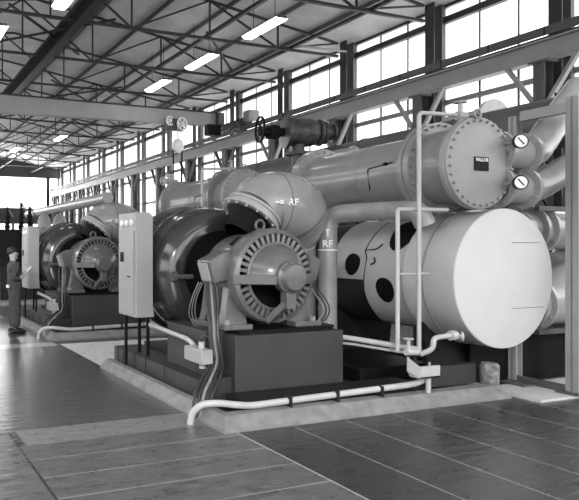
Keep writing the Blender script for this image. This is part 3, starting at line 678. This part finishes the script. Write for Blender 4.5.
# far pipe along wall + vent stacks
t=thing('wall_pipe','long bright horizontal pipe receding below the crane beam in the distance','pipe',(9,28,3.6))
MB().cyl((9,23.2,3.78),(9,37,3.78),.24,24).build('run','pipe',t)
for y in (24,28,32,36): MB().box(8.95,9.05,y,y+.1,0,3.55).build('stand','dark',t,smooth=False)
for i,(x,y,lab) in enumerate(((7.75,28.6,'left'),(8.55,28.6,'right'))):
    t=thing('vent_cowl','pale domed vent cowl above the far row of dark cabinets, %s one of the pair'%lab,'vent',(x,y,2.2),'domed vent cowls')
    MB().lathe([(.0,1.3),(.15,1.25),(.28,1.05),(.33,.85),(.33,.6)],(x,y,2.1),(0,0,1),24).build('dome','pipe',t)
    MB().cyl((x,y,0),(x,y,2.7),.30).build('collar','steellt',t)
for i in range(7):
    x=2.6+i*1.05
    t=thing('switchgear_cabinet','dark switchgear cabinet in the far row behind the man, %s from the left'%ORD[i].replace('nearest','first'),'cabinet',(x+.5,29.9,0),'far switchgear cabinets')
    MB().box(x,x+1.0,29.5,30.3,.0,2.62).build('body','dark',t,smooth=False,bev=.02)
    MB().box(x+.05,x+.95,29.48,29.5,.15,2.5).build('door','dark',t,smooth=False,bev=.005)
    MB().box(x+.8,x+.84,29.44,29.48,1.1,1.3).build('handle','steelmid',t,smooth=False)
t=thing('dark_fill_screen','low dark screen added to fill the black stretch behind the man','screen',(1,19,0))  # made-up screen, dark filler for the black area beyond the kerb
for i in range(9): MB().box(-4+1.1*i,-2.93+1.1*i,18.9,18.95,.05,1.02).build('panel','dark',t,smooth=False)
MB().box(-4,5.9,18.88,18.97,1.02,1.07).build('top_rail','dark',t,smooth=False)
tag(MB().box(-4,5.6,17.9,18.5,0,.1).build('step_kerb','kerb',smooth=False),'low pale kerb in front of the dark screen behind the man','kerb')
for i,(x,h) in enumerate(((6.2,3.75),(6.9,4.0),(7.35,3.8))):
    t=thing('bushing','dark insulator stack above the far cabinets, %s from the left'%ORD[i].replace('nearest','first'),'insulator',(x,29.9,2.62),'insulator stacks')
    MB().lathe([(0,0),(.1,0),(.16,.15),(.1,.25),(.16,.4),(.1,.5),(.16,.65),(.1,.75),(.06,h-2.62),(0,h-2.62)],(x,29.9,2.62),(0,0,1),14).build('stack','dark',t)
    MB().bar((x,29.9,h),(x+.3,29.9,h-.5),.07).build('clamp','steellt',t,smooth=False)
# --- right hand pipe stack
def nozzle(zc,xa,xb,y,rad,label,tail,name='branch_pipe',fx=()):
    k=5.15/5.55 if zc>2.3 else 1; xa=7.13/k if zc>2.3 else 7.95; xb*=k; xa*=k; y*=k; zc=1.75+(zc-1.75)*k; fx=[q*k for q in fx]
    if tail: tail=([(q[0]*k,q[1]*k,1.75+(q[2]-1.75)*k) for q in tail[0]],tail[1])
    t=thing(name,label,'pipe',((xa+xb)/2,y,zc-rad),None)
    b=MB().cyl((xa,y,zc),(xb,y,zc),rad,32); b.build('barrel','elbow',t)
    for x in fx:
        MB().lathe([(rad,0),(rad+.07,0),(rad+.07,.05),(rad,.05)],(x,y,zc),(1,0,0),36).bolts((x,y,zc),(-1,0,0),rad+.04,12,.013,.02).build('flange','elbow',t)
    if tail: MB().tube(tail[0],tail[1],32,smooth=4).build('tail','elbow',t)
    return t
nozzle(2.98,6.9,8.05,5.55,.185,'upper flanged branch pipe with mitred tail rising right of the end plate',([(8.05,5.55,2.98),(8.25,5.55,3.02),(8.5,5.58,3.22),(9.3,5.6,4.0)],[.18,.18,.175,.17]),fx=(7.52,8.02))
nozzle(2.52,6.9,8.05,5.55,.185,'second flanged branch pipe below the upper gauge, bending up right',([(8.05,5.55,2.52),(8.3,5.55,2.56),(8.7,5.55,2.72),(9.3,5.55,3.0)],[.18,.18,.175,.17]),fx=(7.52,8.0,))
tt=nozzle(1.98,7.3,9.3,5.6,.26,'large flanged pipe coming out behind the upper right of the tank',None,fx=(8.15,8.35))
tt=nozzle(.98,7.3,9.3,5.7,.30,'lowest large flanged pipe behind the lower right of the tank',([(8.6,5.7,.98),(8.9,5.7,1.1),(9.4,5.7,1.6)],[.3,.3,.3]),fx=(8.2,8.4))
for (p,r_,lab) in (((9.0,5.7,3.80),.13,'dark spoked handwheel at the top of the right pipe rack'),((9.0,5.9,3.05),.12,'dark spoked handwheel between the two upper branch pipes'),((8.75,5.7,2.3),.13,'dark spoked handwheel below the second branch pipe'),((8.6,5.75,1.52),.13,'dark spoked handwheel above the lowest large pipe')):
    t=thing('valve_handwheel',lab,'handwheel',p,'handwheels of the pipe rack')
    spoked(p,(.5,-.8,.3),r_,5,.012,.022).build('wheel','black',t); MB().cyl(p,V(p)+V((-.0,.25,-.15)),.025,8).build('spindle','dark',t)
for z,nm in ((3.01,'upper'),(2.52,'lower')):
    t=thing('dial_gauge','round white dial gauge, the %s one right of the bolted end plate'%nm,'gauge',(7.15,5.0,z-.07),'dial gauges by the end plate')
    d=V((-.45,-.9,0)).normalized(); c=V((7.2*.965,4.98*.965,1.75+(z-1.75)*.965))
    MB().lathe([(0,-.04),(.08,-.04),(.085,0),(.075,.012),(.07,.004)],c,d,28).build('case','steel',t)
    MB().lathe([(.073,.0),(0,.003)],c+d*.002,d,28).build('face','white',t)
    ex=V((0,0,1)).cross(d).normalized(); MB().bar(c+d*.008+ex*.03-V((0,0,.035)),c+d*.008-ex*.035+V((0,0,.04)),.012,.003,up=d).build('needle','black',t,smooth=False)
    MB().cyl(c-d*.03,c-d*.03+V((0,.5,0)),.02,8).build('stem','elbow',t)
t=thing('pipe_rack','welded steel rack with tall posts at the right edge','rack',(7.7,5.0,0))
b=MB(); 
for (x,y,w,d) in ((7.75,4.70,.2,.14),):
    b.box(x-.10,x-.085,y-.07,y+.07,.03,3.52).box(x+.085,x+.10,y-.07,y+.07,.03,3.52).box(x-.10,x+.10,y-.01,y+.01,.03,3.52)
b.build('front_post','steellt',t,smooth=False)
b=MB().box(7.64,7.652,5.35,5.45,.03,3.42).box(7.748,7.76,5.35,5.45,.03,3.42).box(7.64,7.76,5.395,5.405,.03,3.42); b.build('rear_post','steellt',t,smooth=False)
MB().box(7.45,7.95,5.12,5.42,.03,.055).build('foot_plate','steelmid',t,smooth=False); MB().box(7.55,7.95,4.58,4.82,.03,.05).build('foot_plate','steelmid',t,smooth=False)
MB().box(7.64,7.72,4.75,5.3,3.34,3.46).build('top_rail','steellt',t,smooth=False)
MB().box(7.66,7.72,4.75,9.0,.03,.11).box(8.0,9.4,5.3,5.36,.62,.68).box(8.0,9.4,5.3,5.36,1.62,1.68).box(8.0,9.4,5.3,5.36,2.22,2.28).build('cross_rail','steelmid',t,smooth=False)
b=MB(); b.box(9.3,9.4,5.3,5.4,0,4.2).build('back_post','steelmid',t,smooth=False)
tag(MB().box(7.0,9.4,5.47,5.50,.0,.60).build('cover_plate','black',smooth=False),'black sheet added for the dark space below the lowest pipe','plate')  # black sheet put in for the shaded space behind the rack posts

# ---------------------------------------------------------------- the man
def skinned(pts,edges,rad,name,m,parent,sub=2,root=0):
    me=bpy.data.meshes.new(name); o0=worg(parent)
    me.from_pydata([V(p)-o0 for p in pts],edges,[]); o=bpy.data.objects.new(name,me); C.objects.link(o); o.parent=parent
    sk=o.modifiers.new('s','SKIN'); sk.use_smooth_shade=True
    for i,r in enumerate(rad): me.skin_vertices[0].data[i].radius=(r,r) if not isinstance(r,tuple) else r
    me.skin_vertices[0].data[root].use_root=True
    sb=o.modifiers.new('u','SUBSURF'); sb.levels=sub; sb.render_levels=sub
    bpy.context.view_layer.update()
    ev=bpy.data.meshes.new_from_object(o.evaluated_get(bpy.context.evaluated_depsgraph_get()))
    ev.name=name; o.modifiers.clear(); o.data=ev
    for p in ev.polygons: p.use_smooth=True
    ev.materials.clear(); ev.materials.append(K[m]); return o
px,py=2.66,12.12
man=thing('person','man in dark overalls standing in profile, looking at farther cabinet and holding a paper','person',(px,py,0))
def L(x,y,z): return (px+x,py+y,z)   # x = forward, y = his left
B=[L(0,0,.95),L(0,0,1.15),L(-.02,0,1.36),L(-.035,0,1.46),L(-.03,0,1.52),L(-.03,0,1.595),L(-.025,0,1.665),
   L(-.03,.17,1.40),L(-.04,.22,1.14),L(.10,.16,1.12),L(.17,.11,1.17),L(-.03,-.17,1.40),L(-.06,-.21,1.13),L(.10,-.17,1.13),L(.19,-.10,1.20),
   L(0,.09,.90),L(.01,.09,.48),L(-.01,.09,.08),L(0,-.09,.90),L(.02,-.09,.48),L(.0,-.09,.08)]
E=[(0,1),(1,2),(2,3),(3,4),(4,5),(5,6),(2,7),(7,8),(8,9),(9,10),(2,11),(11,12),(12,13),(13,14),(0,15),(15,16),(16,17),(0,18),(18,19),(19,20)]
Rr=[.12,.115,.12,.06,.06,.098,.088,.06,.045,.035,.030,.06,.045,.035,.030,.08,.058,.04,.08,.058,.04]
skinned(B,E,Rr,'body','skin',man)
MB().lathe([(0,.035),(.010,.02),(.018,-.008),(.014,-.02),(0,-.024)],L(.062,0,1.600),(.3,0,1),10).build('nose','skin',man)
MB().lathe([(0,.03),(.022,.02),(.03,0),(.022,-.02),(0,-.03)],L(.03,0,1.535),(0,0,1),10).build('chin','skin',man)
MB().lathe([(0,-.008),(.022,-.006),(.028,.0),(.015,.008),(0,.004)],L(-.035,-.083,1.605),(0,-1,0),12).build('ear','skin',man)
for s_ in (-1,1):
    MB().lathe([(0,.004),(.006,.003),(.008,0)],L(.044,s_*.045,1.628),(1,s_*.5,0),8).build('eye','hair',man)
    MB().bar(L(.046,s_*.022,1.648),L(.036,s_*.06,1.645),.012,.008).build('eyebrow','hair',man)
MB().bar(L(.057,-.022,1.562),L(.057,.022,1.562),.006,.012).build('mouth','hair',man)
MB().lathe([(0,.098),(.04,.092),(.072,.066),(.09,.03),(.095,-.01),(.085,-.04)],L(-.06,0,1.665),(-.5,0,1),28).build('hair','hair',man)
P_=[L(0,0,.96),L(-.005,0,1.15),L(-.02,0,1.33),L(-.03,0,1.43),
    L(-.03,.175,1.385),L(-.045,.225,1.13),L(.08,.18,1.11),
    L(-.03,-.175,1.385),L(-.065,-.215,1.12),L(.08,-.18,1.11),
    L(0,.095,.88),L(.01,.10,.48),L(-.01,.10,.09),L(0,-.095,.88),L(.02,-.10,.48),L(.0,-.10,.09)]
E2=[(0,1),(1,2),(2,3),(2,4),(4,5),(5,6),(2,7),(7,8),(8,9),(0,10),(10,11),(11,12),(0,13),(13,14),(14,15)]
R2_=[(.155,.165),(.15,.15),(.155,.165),.08,.088,.07,.056,.088,.07,.056,.125,.10,.105,.125,.10,.105]
skinned(P_,E2,R2_,'overalls','cloth',man)
MB().tube([L(-.095,0,1.45),L(-.05,.065,1.46),L(.02,.05,1.43),L(.05,0,1.40),L(.02,-.05,1.43),L(-.05,-.065,1.46),L(-.095,0,1.45)],.02,8,smooth=3).build('collar','cloth',man)
for s_ in (-1,1):
    MB().tube([L(-.11,s_*.10,.045),L(.0,s_*.10,.055),L(.11,s_*.10,.045),L(.21,s_*.10,.032)],[.038,.05,.047,.03],12,smooth=3).build('shoe','shoe',man)
MB().box(px-.19,px-.14,py-.18,py-.07,.93,.99).build('rag','white',man,smooth=False,bev=.01)
for s_,hx,hz in ((1,.185,1.18),(-1,.205,1.21)):
    for k in range(4):
        yy=s_*.10-.03+.02*k
        MB().tube([L(hx,yy,hz),L(hx+.03,yy,hz+.025-.003*k),L(hx+.05-.004*abs(k-1),yy*.95,hz+.02)],[.010,.009,.007],7,smooth=2).build('finger','skin',man)
    MB().tube([L(hx-.02,s_*.09,hz+.015),L(hx+.005,s_*.06,hz+.04),L(hx+.03,s_*.055,hz+.045)],[.011,.01,.008],7,smooth=2).build('thumb','skin',man)
ax_=V((.68,0,.73)).normalized(); nn=V((-.73,0,.68)).normalized()
cb=thing('paper_sheet','white sheet of paper on a thin board held by the man','paper',(px+.25,py,1.15))
MB().obox((px+.26,py,1.25),(.27,.22,.006),(ax_,V((0,1,0)),nn)).build('board','steelmid',cb,smooth=False)
MB().obox(V((px+.26,py,1.25))+nn*.006,(.25,.20,.004),(ax_,V((0,1,0)),nn)).build('sheet','paper',cb,smooth=False)

# ---------------------------------------------------------------- light and camera
w=bpy.data.worlds.new('overcast'); S.world=w; w.use_nodes=True
bg=w.node_tree.nodes['Background']; bg.inputs[0].default_value=(1,1,1,1); bg.inputs[1].default_value=6.0
def sun(rx,rz,e,ang):
    l=bpy.data.lights.new('sun','SUN'); l.energy=e; l.angle=math.radians(ang); o=bpy.data.objects.new('sun',l); C.objects.link(o)
    o.rotation_euler=(math.radians(rx),0,math.radians(rz)); return o
sun(68,-30,4.0,10)
l=bpy.data.lights.new('far_daylight','AREA'); l.shape='RECTANGLE'; l.size=24; l.size_y=2.6; l.energy=3800
o=bpy.data.objects.new('far_daylight',l); C.objects.link(o); o.location=(3,51.6,6.42); o.rotation_euler=(-PI/2,0,0)
cam=bpy.data.cameras.new('camera'); co=bpy.data.objects.new('camera',cam); C.objects.link(co); S.camera=co
f,u0,hz=603.7,100.,247.
a=math.atan(225/f)
co.location=(0,0,1.75); co.rotation_euler=(PI/2,0,-a)
cam.sensor_fit='HORIZONTAL'; cam.sensor_width=36; cam.lens=f*36/579
cam.shift_x=(289.5-u0)/579; cam.shift_y=-(250-hz)/579
cam.clip_end=300
